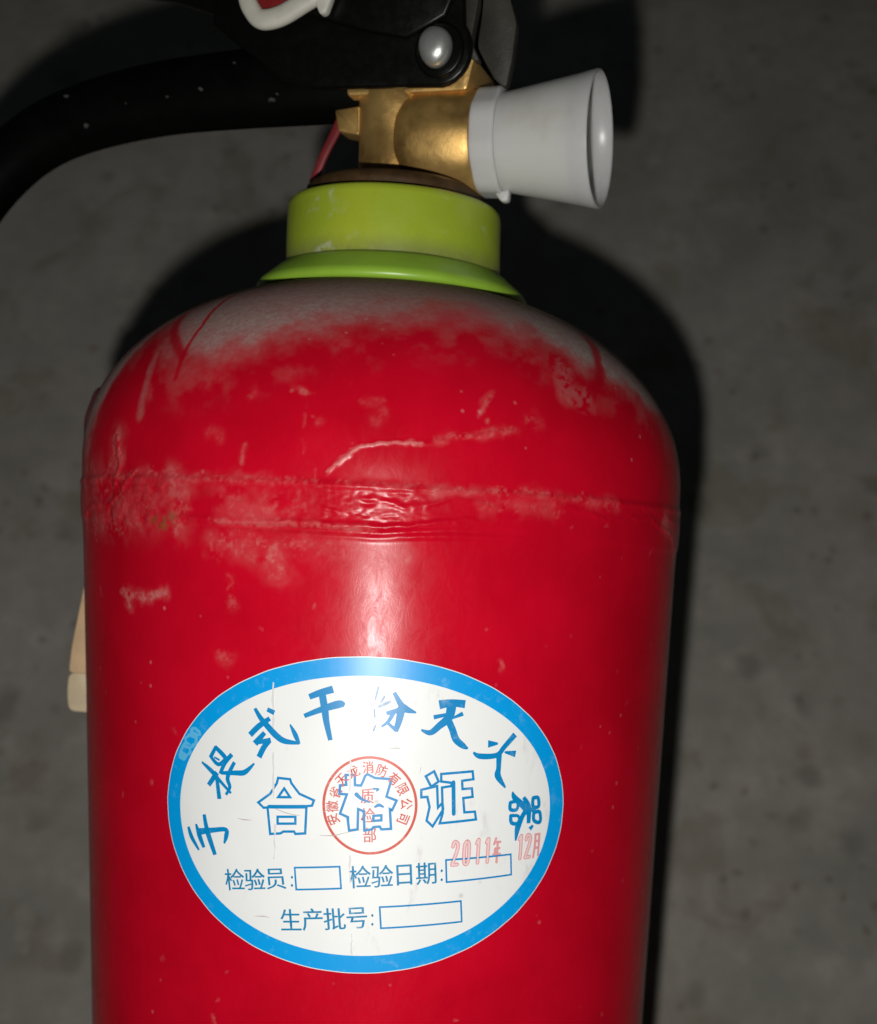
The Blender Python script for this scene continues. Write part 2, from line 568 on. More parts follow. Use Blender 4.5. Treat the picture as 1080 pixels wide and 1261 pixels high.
def scuffs_glint(pts, w_, amt, brk=0.5, feather=0.6):
    global scuff_glint, film
    k = stroke(pts, w_, feather, min(0.8, 0.2 + w_ * 0.4))
    film = np.maximum(film, stroke(pts, w_ * 1.5, 0.9, 0.8) * sstep(0.30, 0.72, n1) * amt * 0.5)
    m = k * sstep(brk, brk + 0.24, 0.45 * n2 + 0.55 * n4) * amt * 0.55 * (1 - 0.35 * sstep(-1, 1.5, TT) * (1 - sstep(9, 11, TT)))
    scuff_glint = np.maximum(scuff_glint, m)


# the band of old tape round the weld: torn edge, blotches of glue
scuffs_glint([(-66, 9), (-58, 9.8), (-45, 10.0), (-36, 10.8), (-29, 9.4), (-22, 9.6), (-8, 9.8), (1, 9.7), (14, 9.5), (30, 10.2), (48, 9.0)], 0.7, 0.42, 0.44)
scuffs_glint([(-50, 10), (-46, 14), (-47, 17)], 1.8, 0.5, 0.44)
scuffs_glint([(-64, 8), (-54, 9), (-47, 8)], 2.6, 0.48, 0.46)
scuffs_glint([(-64, 1), (-52, 1.4), (-44, 0.6), (-38, 2.5)], 1.7, 0.5, 0.46)
scuffs_glint([(-31, 9), (-29, 5), (-30, 1.5)], 2.0, 0.60, 0.44)
scuffs_glint([(-60, 5), (-36, 5)], 3.6, 0.30, 0.40, 0.9)
scuffs_glint([(-23, 2.4), (-14, 2.4), (0, 2.2), (4, 2.0)], 0.45, 0.65, 0.36)
scuffs_glint([(-20, 6), (-14, 4), (-8, 6)], 2.4, 0.5, 0.50, 0.9)
scuffs_glint([(-22, -2), (-17, -1.4), (-13, -3), (-11, -5.5)], 1.8, 0.55, 0.46, 0.8)
scuffs_glint([(-9, -1), (0, -1.5), (8, -2)], 1.5, 0.35, 0.48, 0.9)
scuffs_glint([(-20, -8), (-19, -13)], 0.8, 0.3, 0.45)
scuffs_glint([(-45.3, -11.4), (-41, -12.4), (-37, -12.0), (-33.1, -11.0)], 0.75, 0.8, 0.36)
scuffs_glint([(-43.5, -12.4), (-42.8, -14.0)], 0.6, 0.7, 0.36)
scuffs_glint([(12.6, 9.4), (20, 9.9), (26, 10.0)], 0.6, 0.7, 0.44)
scuffs_glint([(22, 7.6), (28, 7.4), (35.3, 7.5)], 1.2, 0.45, 0.5)
scuffs_glint([(66, 7), (72, 4), (76, 0), (79, -3)], 1.2, 0.75, 0.42)
scuffs_glint([(78, -10), (80, -22)], 1.0, 0.5, 0.48)
scuffs_glint([(-66, -5), (-68, -14), (-69, -30)], 0.9, 0.5, 0.45)
# scratches and flecks above the band, one of them a painted glint
scuffs_glint([(-3.7, 11.7), (-0.8, 14.0), (1.4, 16.0), (4, 17.0), (8, 17.2), (11, 17.5)], 0.17, 0.95, 0.05)
scuffs_glint([(13.5, 18.3), (20.1, 19.6), (26.5, 21.2)], 0.55, 0.38, 0.40)
scuffs_glint([(29.4, 23.4), (30.7, 22.5)], 0.9, 0.31, 0.42)
scuffs_glint([(20.1, 22.8), (21.5, 24.2), (23.1, 26.8)], 0.35, 0.37, 0.36)
scuffs_glint([(1.2, 24), (4.6, 24.4)], 0.5, 0.16, 0.40)
scuffs_glint([(4.7, 22.4), (3.4, 20.8)], 0.9, 0.15, 0.42)
scuffs_glint([(-7.7, 23.3), (-7.4, 14.4)], 0.22, 0.19, 0.40)
scuffs_glint([(-17.3, 15.7), (-17.6, 12.6)], 0.28, 0.34, 0.3)
scuffs_glint([(-18, 24.8), (-16.8, 24.4)], 0.7, 0.28, 0.42)
scuffs_glint([(-39.7, 26), (-39.2, 24.6)], 0.6, 0.34, 0.40)
scuffs_glint([(-8.4, 25.1), (-7.9, 25.1)], 0.4, 0.59, 0.1)  # small bright highlight on the dome, painted into the colour mask
scuffs_glint([(-5.4, 20.1), (-4.6, 20.3)], 0.4, 0.22, 0.42)
scuffs_glint([(-24, 18), (-22, 17)], 0.7, 0.19, 0.46)
scuffs_glint([(-10, 25.3), (-6.5, 25.0)], 0.3, 0.16, 0.42)
scuffs_glint([(-21.5, -22), (-19.5, -22.2)], 0.9, 0.34, 0.42)
for k in range(70):
    a, b = random.uniform(-62, 62), random.uniform(-110, 30)
    l = random.choice((0.2, 0.3, 0.4, 0.6, 1.4))
    scuffs_glint([(a, b), (a + random.uniform(-0.5, 0.5), b - l)], random.uniform(0.10, 0.26), random.uniform(0.15, 0.5), 0.34)
rust = stroke([(-35.4, 1.8), (-33, 1.5), (-31.4, 2.4)], 1.1, 0.7) * sstep(0.40, 0.6, n2) * 0.85

# relief: the weld under the tape, wrinkles, slightly uneven wall
lab = sstep(-14, -18, TT)
disp = (fbm(SS / 22, AR / 22, 41) - 0.5) * 0.16 * (1 - 0.8 * lab)
band = sstep(0.9, 2.0, TT + 0.5 * np.sin(TH / 9)) * (1 - sstep(9.2, 10.4, TT))
disp += band * 0.16
disp += 0.22 * np.exp(-((TT - 9.6) / 0.7) ** 2) * (0.5 + n3)
fade = np.exp(-((TH + 2) / 24) ** 2)
crl = 1.6 + 1.0 * sstep(5, 18, TH) + 0.25 * (n1 - 0.5)
disp += fade * (-0.26 * np.exp(-((TT - crl) / 0.45) ** 2) + 0.24 * np.exp(-((TT - crl - 1.0) / 0.6) ** 2) + 0.16 * np.exp(-((TT - crl + 0.9) / 0.5) ** 2))
disp += band * np.exp(-((TH - 4) / 13) ** 2) * (np.abs(fbm(SS / 3.2, AR / 1.1, 77) - 0.5) * 2 - 0.4) * -0.30
disp += band * np.exp(-((TH + 44) / 18) ** 2) * (n1 - 0.5) * 0.8
disp += 0.28 * np.exp(-((TT - 5) / 4.5) ** 2) * sstep(52, 75, np.abs(TH))
# folded creases of the film, all round the band
for pts, w_, hh in (([(-64, 2), (-56, 5), (-50, 4), (-44, 8), (-40, 11)], 0.40, 0.20), ([(-60, 8.5), (-52, 7.2), (-46, 9.2), (-38, 7.6), (-30, 9.0)], 0.32, 0.16),
                    ([(-47, 16.5), (-45, 12.5), (-47, 9)], 0.45, 0.22), ([(-34, 1.0), (-28, 2.6), (-20, 2.2), (-10, 2.8), (0, 2.4), (9, 3.2), (18, 4.4), (30, 5.2)], 0.30, 0.20),
                    ([(-24, 7.0), (-16, 5.4), (-8, 6.4), (-2, 4.8)], 0.34, 0.14), ([(-3.7, 11.7), (-0.8, 14.0), (1.4, 16.0), (4, 17.0), (11, 17.5), (20, 19.6), (26, 21)], 0.30, 0.13),
                    ([(2, 7.4), (9, 6.2), (16, 8.2), (25, 7.0)], 0.36, 0.18), ([(34, 8.6), (46, 6.4), (58, 7.4), (70, 4.5), (78, 0)], 0.36, 0.18), ([(40, 10.2), (60, 9.0), (80, 6)], 0.35, 0.14)):
    disp += hh * stroke(pts, w_, 0.95, 0.45) * (0.45 + 0.8 * n1)
disp += scuff_glint * 0.012
disp[(np.abs(TH) > 101)] = 0
RD = (RR + disp) / 1000
X = RD * np.sin(np.radians(TH))
Y = -RD * np.cos(np.radians(TH))
Z = TT / 1000 + LEN
rows, cols = TH.shape
co = np.stack([X, Y, Z], -1).reshape(-1, 3)
co = np.vstack([co, [[0, 0, 0.001], [0, 0, (DOME_T + DOME_H) / 1000 + LEN]]])
ii, jj = np.meshgrid(np.arange(rows - 1), np.arange(cols), indexing='ij')
a = ii * cols + jj
b = ii * cols + (jj + 1) % cols
quads = np.stack([a, b, b + cols, a + cols], -1).reshape(-1, 4)
# bottom rim down to the floor edge
base_i, top_i = rows * cols, rows * cols + 1
tris = []
for j in range(cols):
    tris.append((base_i, (j + 1) % cols, j))
    tris.append((top_i, (rows - 1) * cols + j, (rows - 1) * cols + (j + 1) % cols))
tris = np.array(tris)
me = bpy.data.meshes.new('cylinder')
me.vertices.add(len(co))
me.vertices.foreach_set('co', co.ravel())
nl = quads.size + tris.size
me.loops.add(nl)
me.loops.foreach_set('vertex_index', np.concatenate([quads.ravel(), tris.ravel()]))
me.polygons.add(len(quads) + len(tris))
me.polygons.foreach_set('loop_start', np.concatenate([np.arange(len(quads)) * 4, quads.size + np.arange(len(tris)) * 3]))
me.polygons.foreach_set('use_smooth', np.ones(len(quads) + len(tris), dtype=bool))
me.update(calc_edges=True)
me.validate()
for nm, arr in (('dust', dust), ('scuff_glint', scuff_glint), ('film', film), ('rust', rust)):
    at = me.attributes.new(nm, 'FLOAT', 'POINT')
    at.data.foreach_set('value', np.concatenate([arr.ravel(), [0, 0.5]]).astype(np.float32))
me.materials.append(M_RED)
cyl = bpy.data.objects.new('cylinder', me)
COL.objects.link(cyl)
cyl.parent = root
cyl['label'] = 'red painted cylinder with dusty shoulder and scuffed band of old tape'

# --- oval sticker
LC = 3.4   # degrees: middle of the sticker


def L(s, t, off):
    q = s / 65 + math.radians(LC)
    r = R + off / 1000
    return Vector((r * math.sin(q), -r * math.cos(q), (t - 50) / 1000 + LEN))


TL = math.radians(2.4)


def oval(a, b, q, jit=0):
    x, y = a * math.cos(q), b * math.sin(q)
    return x * math.cos(TL) - y * math.sin(TL), x * math.sin(TL) + y * math.cos(TL) - 0.3


def oval_sheet(a0, b0, a1, b1, off, nr, ns=220, rough_edge=0.0):
    V, F = [], []
    for i in range(nr + 1):
        f = i / nr
        for k in range(ns):
            q = 2 * math.pi * k / ns
            e = 1 + (rough_edge * (0.5 * math.sin(q * 23) + 0.5 * math.sin(q * 41 + 1)) if i == nr else 0)
            s, t = oval((a0 + (a1 - a0) * f) * e, (b0 + (b1 - b0) * f) * e, q)
            V.append(L(s, t, off))
    for i in range(nr):
        for k in range(ns):
            l = (k + 1) % ns
            F.append((i * ns + k, i * ns + l, (i + 1) * ns + l, (i + 1) * ns + k))
    # folded-down rim so that the sheet has a thickness
    b0_ = len(V)
    for k in range(ns):
        s, t = oval(a1, b1, 2 * math.pi * k / ns)
        V.append(L(s, t, off - 0.09))
    for k in range(ns):
        l = (k + 1) % ns
        F.append((nr * ns + k, nr * ns + l, b0_ + l, b0_ + k))
    return V, F


label = obj('label', *oval_sheet(0.4, 0.3, 40.9, 30.0, 0.13, 40, 220, 0.0012), M_WHITE, root, sharp=0.5)
label['label'] = 'oval white sticker with blue border and Chinese lettering'
obj('border', *oval_sheet(37.5, 26.5, 40.75, 29.85, 0.15, 3, 220, 0.0012), M_BLUE, label, sharp=0.5)

STEP = [0]


def nxt():
    STEP[0] += 1
    return 0.165 + 0.004 * (STEP[0] % 24)


def ribbon(V, F, pts, off=None, closed=False, caps=True):
    """ink stroke (s, t, width) laid on the sticker, densified so that it follows the curve"""
    pts = list(pts) + ([pts[0]] if closed else [])
    dense = []
    if not closed and len(pts) > 2:
        sp = smooth_path([(p[0], p[1], p[2]) for p in pts], 6)
        dense = [Vector(p) for p in sp]
    else:
        for p, q_ in zip(pts[:-1], pts[1:]):
            m = max(2, int(math.hypot(q_[0] - p[0], q_[1] - p[1]) / 0.8))
            for k in range(m):
                dense.append(Vector(p).lerp(Vector(q_), k / m))
        dense.append(Vector(pts[-1]))
    off = off or nxt()
    i0 = len(V)
    m = len(dense)
    if closed:
        dense = dense[:-1]
        m -= 1
    for i in range(m):
        if closed:
            a, b = dense[i - 1], dense[(i + 1) % m]
            e1, e2 = (dense[i] - a).xy.normalized(), (b - dense[i]).xy.normalized()
            t = (e1 + e2)
            t = t.normalized() if t.length > 1e-6 else e1
            k = 1 / max(0.45, abs(t.dot(e1)))
        else:
            a, b = dense[max(i - 1, 0)], dense[min(i + 1, m - 1)]
            t = (b - a).xy.normalized()
            k = 1
        nn = Vector((-t.y, t.x)) * max(dense[i].z, 0.05) / 2 * k
        c = dense[i]
        V.append(L(c.x + nn.x, c.y + nn.y, off))
        V.append(L(c.x - nn.x, c.y - nn.y, off))
    for i in range(m if closed else m - 1):
        j = (i + 1) % m
        F.append((i0 + 2 * i, i0 + 2 * i + 1, i0 + 2 * j + 1, i0 + 2 * j))
    if not closed and caps:   # rounded ends
        for e, sgn in ((0, -1), (m - 1, 1)):
            c = dense[e]
            r = max(c.z, 0.05) / 2
            o2 = off + 0.0015
            k0 = len(V)
            V.append(L(c.x, c.y, o2))
            for k in range(10):
                V.append(L(c.x + r * math.cos(k * 0.6283), c.y + r * math.sin(k * 0.6283), o2))
            for k in range(10):
                F.append((k0, k0 + 1 + k, k0 + 1 + (k + 1) % 10))


GL = {}


def glyph(ch, bold=0.0):
    if (ch, bold) not in GL:
        cu = bpy.data.curves.new('glyph', 'FONT')
        cu.body = ch
        cu.offset = bold
        cu.resolution_u = 3
        o = bpy.data.objects.new('glyph', cu)
        COL.objects.link(o)
        dg = bpy.context.evaluated_depsgraph_get()
        m = o.evaluated_get(dg).to_mesh()
        GL[(ch, bold)] = ([(v.co.x, v.co.y) for v in m.vertices], [tuple(p.vertices) for p in m.polygons])
        o.evaluated_get(dg).to_mesh_clear()
        bpy.data.objects.remove(o)
        bpy.data.curves.remove(cu)
    return GL[(ch, bold)]


def write(V, F, ch, s, t, w_, h_, rot=0.0, bold=0.0, shear=0.0):
    """one printed character centred at (s, t), em box w_ x h_ mm"""
    gv, gf = glyph(ch, bold)
    if not gv:
        return
    cx = (min(v[0] for v in gv) + max(v[0] for v in gv)) / 2
    cy = (min(v[1] for v in gv) + max(v[1] for v in gv)) / 2
    off = nxt()
    i0 = len(V)
    c, sn = math.cos(rot), math.sin(rot)
    for x, y in gv:
        x, y = (x - cx) * w_, (y - cy) * h_
        x += shear * y
        V.append(L(s + x * c - y * sn, t + x * sn + y * c, off))
    for f in gf:
        F.append(tuple(i0 + k for k in f))


def flat(name, V, F, mat, parent=label):
    me = bpy.data.meshes.new(name)
    me.from_pydata([tuple(v) for v in V], [], F)
    me.materials.append(mat)
    # all ink faces outwards
    bm = bmesh.new()
    bm.from_mesh(me)
    for f in bm.faces:
        c = f.calc_center_median()
        if f.normal.x * c.x + f.normal.y * c.y < 0:
            f.normal_flip()
    bm.to_mesh(me)
    bm.free()
    me.polygons.foreach_set('use_smooth', [True] * len(me.polygons))
    o = bpy.data.objects.new(name, me)
    COL.objects.link(o)
    o.parent = parent
    return o


# printed shapes, (mm to the right, mm up) from the sticker's middle, stroke width last
TITLE = [
    [[(-35.35, -5.16, 0.49), (-34.65, -6.87, 0.7), (-32.93, -9.13, 0.38)], [(-33.5, -4.35, 0.38), (-32.76, -6.33, 0.81), (-31.75, -8.41, 0.54)], [(-33.1, -5.68, 1.08), (-29.94, -4.98, 0.76), (-26.76, -4.45, 0.65), (-26.67, -5.81, 0.7), (-27.07, -7.1, 0.27)], [(-31.58, -2.31, 0.6), (-31.25, -3.91, 0.7), (-30.59, -6.03, 0.87), (-29.19, -9.44, 0.65)]],
    [[(-32.08, 7.86, 0.32), (-29.96, 6.47, 0.7), (-28.21, 4.91, 0.54), (-25.72, 2.75, 0.38)], [(-30.44, 3.85, 0.7), (-28.84, 6.06, 0.81)], [(-28.68, 4.86, 0.6), (-28.19, 1.52, 0.7)], [(-29.01, 11.02, 0.6), (-27.44, 9.83, 0.7), (-26.51, 8.86, 0.65)], [(-29.01, 11.02, 0.54), (-30.06, 9.16, 0.65)], [(-30.06, 9.16, 0.49), (-28.37, 7.86, 0.6), (-26.82, 9.09, 0.49)], [(-29.23, 9.11, 0.27), (-28.22, 8.74, 0.32)], [(-25.6, 9.88, 0.65), (-26.97, 8.27, 0.65), (-27.9, 6.29, 0.54)], [(-24.99, 8.47, 0.54), (-26.35, 5.65, 0.65), (-25.88, 3.81, 0.54), (-26.64, 2.38, 0.43)], [(-27.58, 6.33, 0.49), (-24.83, 6.61, 0.7), (-22.75, 6.95, 0.76), (-20.87, 8.72, 0.27)]],
    [[(-18.14, 18.97, 0.6), (-17.16, 18.6, 0.7)], [(-20.68, 18.91, 0.49), (-19.67, 17.42, 0.7), (-18.25, 15.95, 0.87), (-16.56, 14.37, 0.92), (-14.9, 13.44, 0.81), (-12.19, 13.24, 0.38)], [(-12.19, 13.24, 0.43), (-12.89, 14.77, 0.7), (-13.86, 16.53, 0.22)], [(-21.5, 14.24, 0.81), (-19.94, 15.82, 0.81), (-17.98, 17.28, 0.65)], [(-18.93, 14.53, 0.65), (-20.48, 12.74, 0.92)], [(-20.48, 12.74, 0.6), (-17.8, 13.36, 0.7)], [(-17.94, 13.21, 0.76), (-18.91, 11.95, 0.81), (-19.74, 10.29, 0.81)]],
    [[(-10.1, 21.98, 0.78), (-8.33, 22.74, 0.92), (-6.35, 23.4, 1.01)], [(-11.05, 18.4, 0.6), (-8.16, 19.67, 0.83), (-4.87, 20.84, 1.06), (-4.09, 20.66, 0.55)], [(-7.99, 22.43, 1.01), (-7.5, 19.82, 1.01), (-7.12, 17.41, 0.87), (-6.39, 14.35, 0.64)]],
    [[(5.13, 23.25, 0.51), (6.28, 21.3, 0.83), (7.19, 20.45, 1.01), (9.08, 19.84, 0.23)], [(3.92, 19.57, 0.55), (6.1, 20.19, 0.78)], [(6.42, 20.31, 1.15), (6.05, 18.2, 0.92), (5.55, 16.52, 0.69)], [(5.55, 16.52, 0.55), (4.08, 17.7, 0.37)], [(5.01, 19.72, 0.64), (4.18, 18.14, 0.51), (3.0, 17.11, 0.28)]],
    [[(13.81, 21.43, 1.29), (15.64, 21.74, 1.03), (17.89, 21.57, 1.15)], [(12.63, 19.08, 0.63), (14.87, 19.58, 0.46)], [(15.9, 18.9, 0.29), (17.74, 19.7, 0.63)], [(15.65, 21.4, 1.44), (15.31, 19.17, 1.26), (13.53, 17.47, 0.98), (11.89, 16.19, 0.8), (10.28, 16.64, 0.29)], [(15.05, 18.75, 1.03), (15.98, 16.94, 0.98), (16.78, 14.98, 1.03), (18.28, 13.71, 0.8), (19.12, 13.29, 0.23)]],
    [[(23.49, 14.1, 1.09), (25.03, 14.13, 0.29)], [(26.68, 12.47, 0.29), (28.61, 12.13, 0.98)], [(28.42, 15.58, 0.86), (26.47, 13.47, 0.75), (24.98, 11.93, 0.75), (21.63, 11.79, 0.8), (20.31, 12.48, 0.29)], [(25.45, 11.92, 0.92), (25.48, 9.48, 0.75), (25.44, 7.9, 0.98), (27.03, 5.74, 0.29)]],
    [[(28.7, 4.74, 0.23), (29.25, 3.55, 0.86), (31.71, 1.36, 0.98), (31.12, -0.08, 0.75), (30.23, -2.09, 0.98), (29.88, -4.73, 0.29)], [(28.38, 2.71, 0.57), (29.79, 2.79, 0.46), (29.8, 1.32, 0.52), (28.39, 1.39, 0.57), (28.32, 2.71, 0.52)], [(28.53, 0.12, 0.57), (30.18, -0.02, 0.46), (30.35, -1.36, 0.52), (28.8, -1.27, 0.57), (28.53, 0.12, 0.52)], [(33.31, 3.27, 0.63), (34.42, 3.33, 0.57), (34.67, 1.62, 0.57), (33.4, 1.7, 0.57), (33.31, 3.27, 0.57)], [(33.66, 0.41, 0.63), (34.95, 0.51, 0.57), (35.22, -1.48, 0.57), (33.78, -1.08, 0.57), (33.66, 0.41, 0.57)], [(31.25, 3.45, 0.57), (32.37, 1.62, 0.86), (32.55, -1.35, 0.63)], [(31.74, 0.92, 0.75), (33.79, 1.09, 0.63)], [(33.07, -2.57, 0.69), (33.5, -2.16, 0.4)]],
]
FADED = [[(2.15, 24.23, 0.32), (1.67, 22.02, 0.28)], [(3.29, 22.52, 0.32), (2.66, 21.51, 0.37)], [(4.3, 21.68, 0.46), (2.36, 20.73, 0.41)], [(1.5, 20.25, 0.23), (1.65, 18.71, 0.28)], [(1.8, 17.17, 0.23), (1.49, 16.27, 0.28)]]
OUTLINE = [
    ([[(-16.07, 6.47), (-13.76, 6.4), (-13.5, 5.68), (-11.95, 3.8), (-9.18, 2.75), (-9.51, 1.73), (-10.56, 1.56), (-10.72, -3.62), (-12.59, -3.86), (-12.85, -3.43), (-14.91, -3.6), (-15.52, -4.01), (-17.51, -4.29), (-18.09, 0.7), (-18.88, 0.58), (-19.96, 1.48), (-17.59, 3.35), (-16.31, 5.45)], [(-14.86, 4.58), (-16.02, 2.84), (-13.71, 3.02)], [(-16.08, -0.88), (-12.64, -0.6), (-12.62, -1.9), (-16.06, -2.19)]], [[(-17.83, 0.88, 0.71), (-10.81, 1.44, 0.71)]]),
    ([[(-3.38, 7.84), (-1.72, 7.92), (-1.64, 6.02), (-0.54, 5.99), (-0.14, 6.89), (0.14, 7.75), (0.55, 8.18), (2.01, 7.5), (5.02, 7.38), (4.19, 4.07), (6.08, 3.37), (5.3, 1.54), (4.88, 1.74), (5.2, -2.0), (3.42, -2.15), (3.09, -1.62), (1.95, -1.76), (1.65, -2.2), (0.3, -2.46), (0.1, 1.17), (-0.95, 1.55), (-0.96, -2.3), (-2.52, -2.58), (-2.89, -0.03), (-4.27, 0.55), (-3.09, 4.22), (-4.45, 4.26), (-4.38, 5.85), (-3.24, 6.01)], [(1.89, 0.38), (3.35, 0.53), (3.37, -0.43), (1.92, -0.58)]], [[(1.76, 5.48, 0.34), (2.69, 5.43, 0.34), (2.33, 5.08, 0.26)], [(2.16, 2.09, 0.43), (2.88, 2.44, 0.6), (3.62, 2.14, 0.39)], [(-1.33, 4.3, 0.78), (-0.37, 3.49, 0.56), (1.1, 2.91, 0.26)], [(-2.79, -0.02, 0.47), (-2.66, -1.08, 0.3)]]),
    ([[(11.33, 8.03), (12.86, 8.98), (13.78, 7.06), (12.4, 6.06)], [(10.58, 5.48), (13.53, 6.2), (13.83, 2.06), (14.65, 3.06), (14.84, 1.77), (12.95, -1.47), (11.77, -0.37), (12.25, 2.21), (11.75, 4.15), (10.63, 4.05)], [(14.21, 8.48), (20.26, 8.95), (20.48, 7.44), (18.27, 7.18), (18.42, 5.6), (20.26, 5.72), (20.48, 4.08), (18.64, 3.88), (18.97, 1.14), (21.06, 1.23), (21.34, -0.28), (14.28, -0.9), (14.79, 1.05), (14.46, 5.92), (16.26, 6.2), (16.24, 6.82), (14.27, 7.06)]], [[(16.61, 6.91, 0.75), (16.91, 0.89, 0.75)]]),
]
BOXES = [[(-12.61, -10.32), (-4.13, -9.55), (-3.76, -13.74), (-12.25, -14.54)], [(15.75, -7.98), (28.96, -7.45), (29.27, -11.5), (16.04, -12.3)], [(3.52, -17.12), (19.01, -16.11), (19.34, -20.2), (3.86, -21.25)]]
LINES = [('检验员', (-26.62, -16.26), (-14.02, -14.67), 4.18), ('检验日期', (-2.27, -13.71), (14.24, -12.57), 4.34), ('生产批号', (-15.2, -22.89), (1.57, -21.34), 4.34)]
COLONS = [(-13.11, -12.22), (-13.08, -13.79), (15.01, -10.05), (15.07, -11.8), (2.19, -18.77), (2.24, -20.52)]
STAMP = [('安', -5.58, -0.65), ('徽', -5.79, 1.79), ('省', -5.24, 4.42), ('天', -4.09, 6.92), ('龙', -2.03, 8.54), ('消', 0.63, 9.41), ('防', 3.18, 8.89), ('有', 5.46, 7.44), ('限', 7.02, 5.49), ('公', 7.86, 2.74), ('司', 7.34, -0.04)]
STAMPC = ((1.19, 2.27), (-7.31, 2.17), (9.83, 2.77), (0.88, 11.38), (1.35, -6.84))
STAMPV = [('质', 0.62, 4.08), ('检', 0.86, 0.41), ('部', 1.26, -3.28)]
DATE = [('2', 17.49, -6.8), ('0', 19.74, -6.71), ('1', 22.02, -6.48), ('1', 24.02, -6.41), ('年', 25.89, -6.34), ('1', 31.0, -6.18), ('2', 32.65, -6.15), ('月', 34.73, -6.15)]
# ellipse outer [(-40.88, -1.36), (-36.93, 13.3), (-18.34, 25.51), (-0.32, 29.46), (16.1, 27.35), (31.31, 19.49), (40.77, 2.43), (37.01, -11.09), (19.88, -25.18), (-1.88, -30.61), (-19.43, -27.23), (-33.98, -15.58)]
for strokes in TITLE:
    V, F = [], []
    for s_ in strokes:
        e0, e1 = Vector(s_[0]), Vector(s_[-1])     # blunt brush ends
        d0, d1 = (e0 - Vector(s_[1])).xy.normalized(), (e1 - Vector(s_[-2])).xy.normalized()
        e0, e1 = (e0.x + d0.x * e0.z * 0.35, e0.y + d0.y * e0.z * 0.35, e0.z), (e1.x + d1.x * e1.z * 0.35, e1.y + d1.y * e1.z * 0.35, e1.z)
        ribbon(V, F, [(a, b, w_ * 1.32) for a, b, w_ in [e0] + list(s_[1:-1]) + [e1]], caps=False)
    flat('title_character', V, F, M_INK)
V, F = [], []
for s_ in FADED:
    ribbon(V, F, [(a, b, w_ * 1.3) for a, b, w_ in s_])
flat('worn_title_strokes', V, F, M_FADE)
for loops, bars in OUTLINE:
    V, F = [], []
    for l_ in loops:
        ribbon(V, F, [(a, b, 0.47) for a, b in l_], closed=True)
    for b_ in bars:
        ribbon(V, F, b_)
    flat('outlined_character', V, F, M_INK)
for l_ in BOXES:
    V, F = [], []
    ribbon(V, F, [(a, b, 0.34) for a, b in l_], closed=True)
    flat('blank_box', V, F, M_INK)
for text, p0, p1, h_ in LINES:
    V, F = [], []
    rot = math.atan2(p1[1] - p0[1], p1[0] - p0[0])
    dx, dy = (p1[0] - p0[0]) / len(text), (p1[1] - p0[1]) / len(text)
    for i, ch in enumerate(text):
        s_ = p0[0] + dx * (i + 0.5) - math.sin(rot) * h_ / 2
        t_ = p0[1] + dy * (i + 0.5) + math.cos(rot) * h_ / 2
        write(V, F, ch, s_, t_, math.hypot(dx, dy) * 1.04, h_ * 1.08, rot)
        write(V, F, ch, s_ + 0.09, t_ + 0.03, math.hypot(dx, dy) * 1.04, h_ * 1.08, rot)
    flat('text_line', V, F, M_THIN)
V, F = [], []
for a, b in COLONS:
    ribbon(V, F, [(a, b + 0.06, 0.42), (a, b - 0.06, 0.42)])
flat('colon_dots', V, F, M_THIN)
V, F = [], []          # where the border ink has rubbed pale
for i in range(15):
    q_ = math.radians(146 + i * 1.0)
    j0, j1 = (random.uniform(0, 0.25), random.uniform(0.8, 1)) if i not in (0, 14) else (0.3, 0.7)
    for f_ in (j0, j1):
        s_, t_ = oval(37.5 + 3.2 * f_, 26.5 + 3.3 * f_, q_)
        V.append(L(s_, t_, 0.158))
    if i:
        F.append((2 * i - 2, 2 * i, 2 * i + 1, 2 * i - 1))
flat('faded_border_patch', V, F, M_PALEBLUE)
# round red stamp
V, F = [], []
cs, ct = 1.2, 2.25
ribbon(V, F, [(cs + 8.55 * math.cos(q), ct + 9.05 * math.sin(q), 0.50) for q in [2 * math.pi * k / 72 for k in range(72)]], closed=True)
flat('stamp_ring', V, F, M_STAMP)
V, F = [], []
for ch, a, b in STAMP:
    for e in (0, 0.09):
        write(V, F, ch, a + e, b + e * 0.6, 2.2, 2.45, math.atan2(b - ct, a - cs) - math.pi / 2)
flat('stamp_lettering', V, F, M_STAMP)
V, F = [], []
for ch, a, b in STAMPV:
    for e in (0, 0.08):
        write(V, F, ch, a + e, b, 2.6, 3.1, 0.04)
flat('stamp_column_lettering', V, F, M_STAMP2)
# hollow pink date stamp
DIG = {'2': [[(-0.5, 0.62), (-0.35, 0.95), (0.1, 1.0), (0.5, 0.75), (0.4, 0.3), (0, -0.3), (-0.5, -0.95)], [(-0.5, -0.95), (0.55, -0.95)]],
       '0': [[(0, 1), (-0.42, 0.75), (-0.5, 0), (-0.42, -0.75), (0, -1), (0.42, -0.75), (0.5, 0), (0.42, 0.75), (0.05, 1)]],
       '1': [[(-0.35, 0.7), (0.0, 1)], [(0.05, 1), (0.05, 0), (0.05, -1)]],
       '年': [[(-0.25, 1), (-0.6, 0.5)], [(-0.4, 0.65), (0.6, 0.65)], [(-0.35, 0.1), (0.5, 0.1)], [(-0.6, -0.4), (0.65, -0.4)], [(0.1, 0.65), (0.1, -1.1)], [(-0.35, 0.1), (-0.35, -0.4)]],
       '月': [[(-0.45, 1), (-0.45, 0), (-0.65, -1)], [(-0.45, 1), (0.5, 1)], [(0.5, 1), (0.5, -0.9)], [(-0.4, 0.4), (0.45, 0.4)], [(-0.4, -0.2), (0.45, -0.2)]]}
V, F, V2, F2 = [], [], [], []
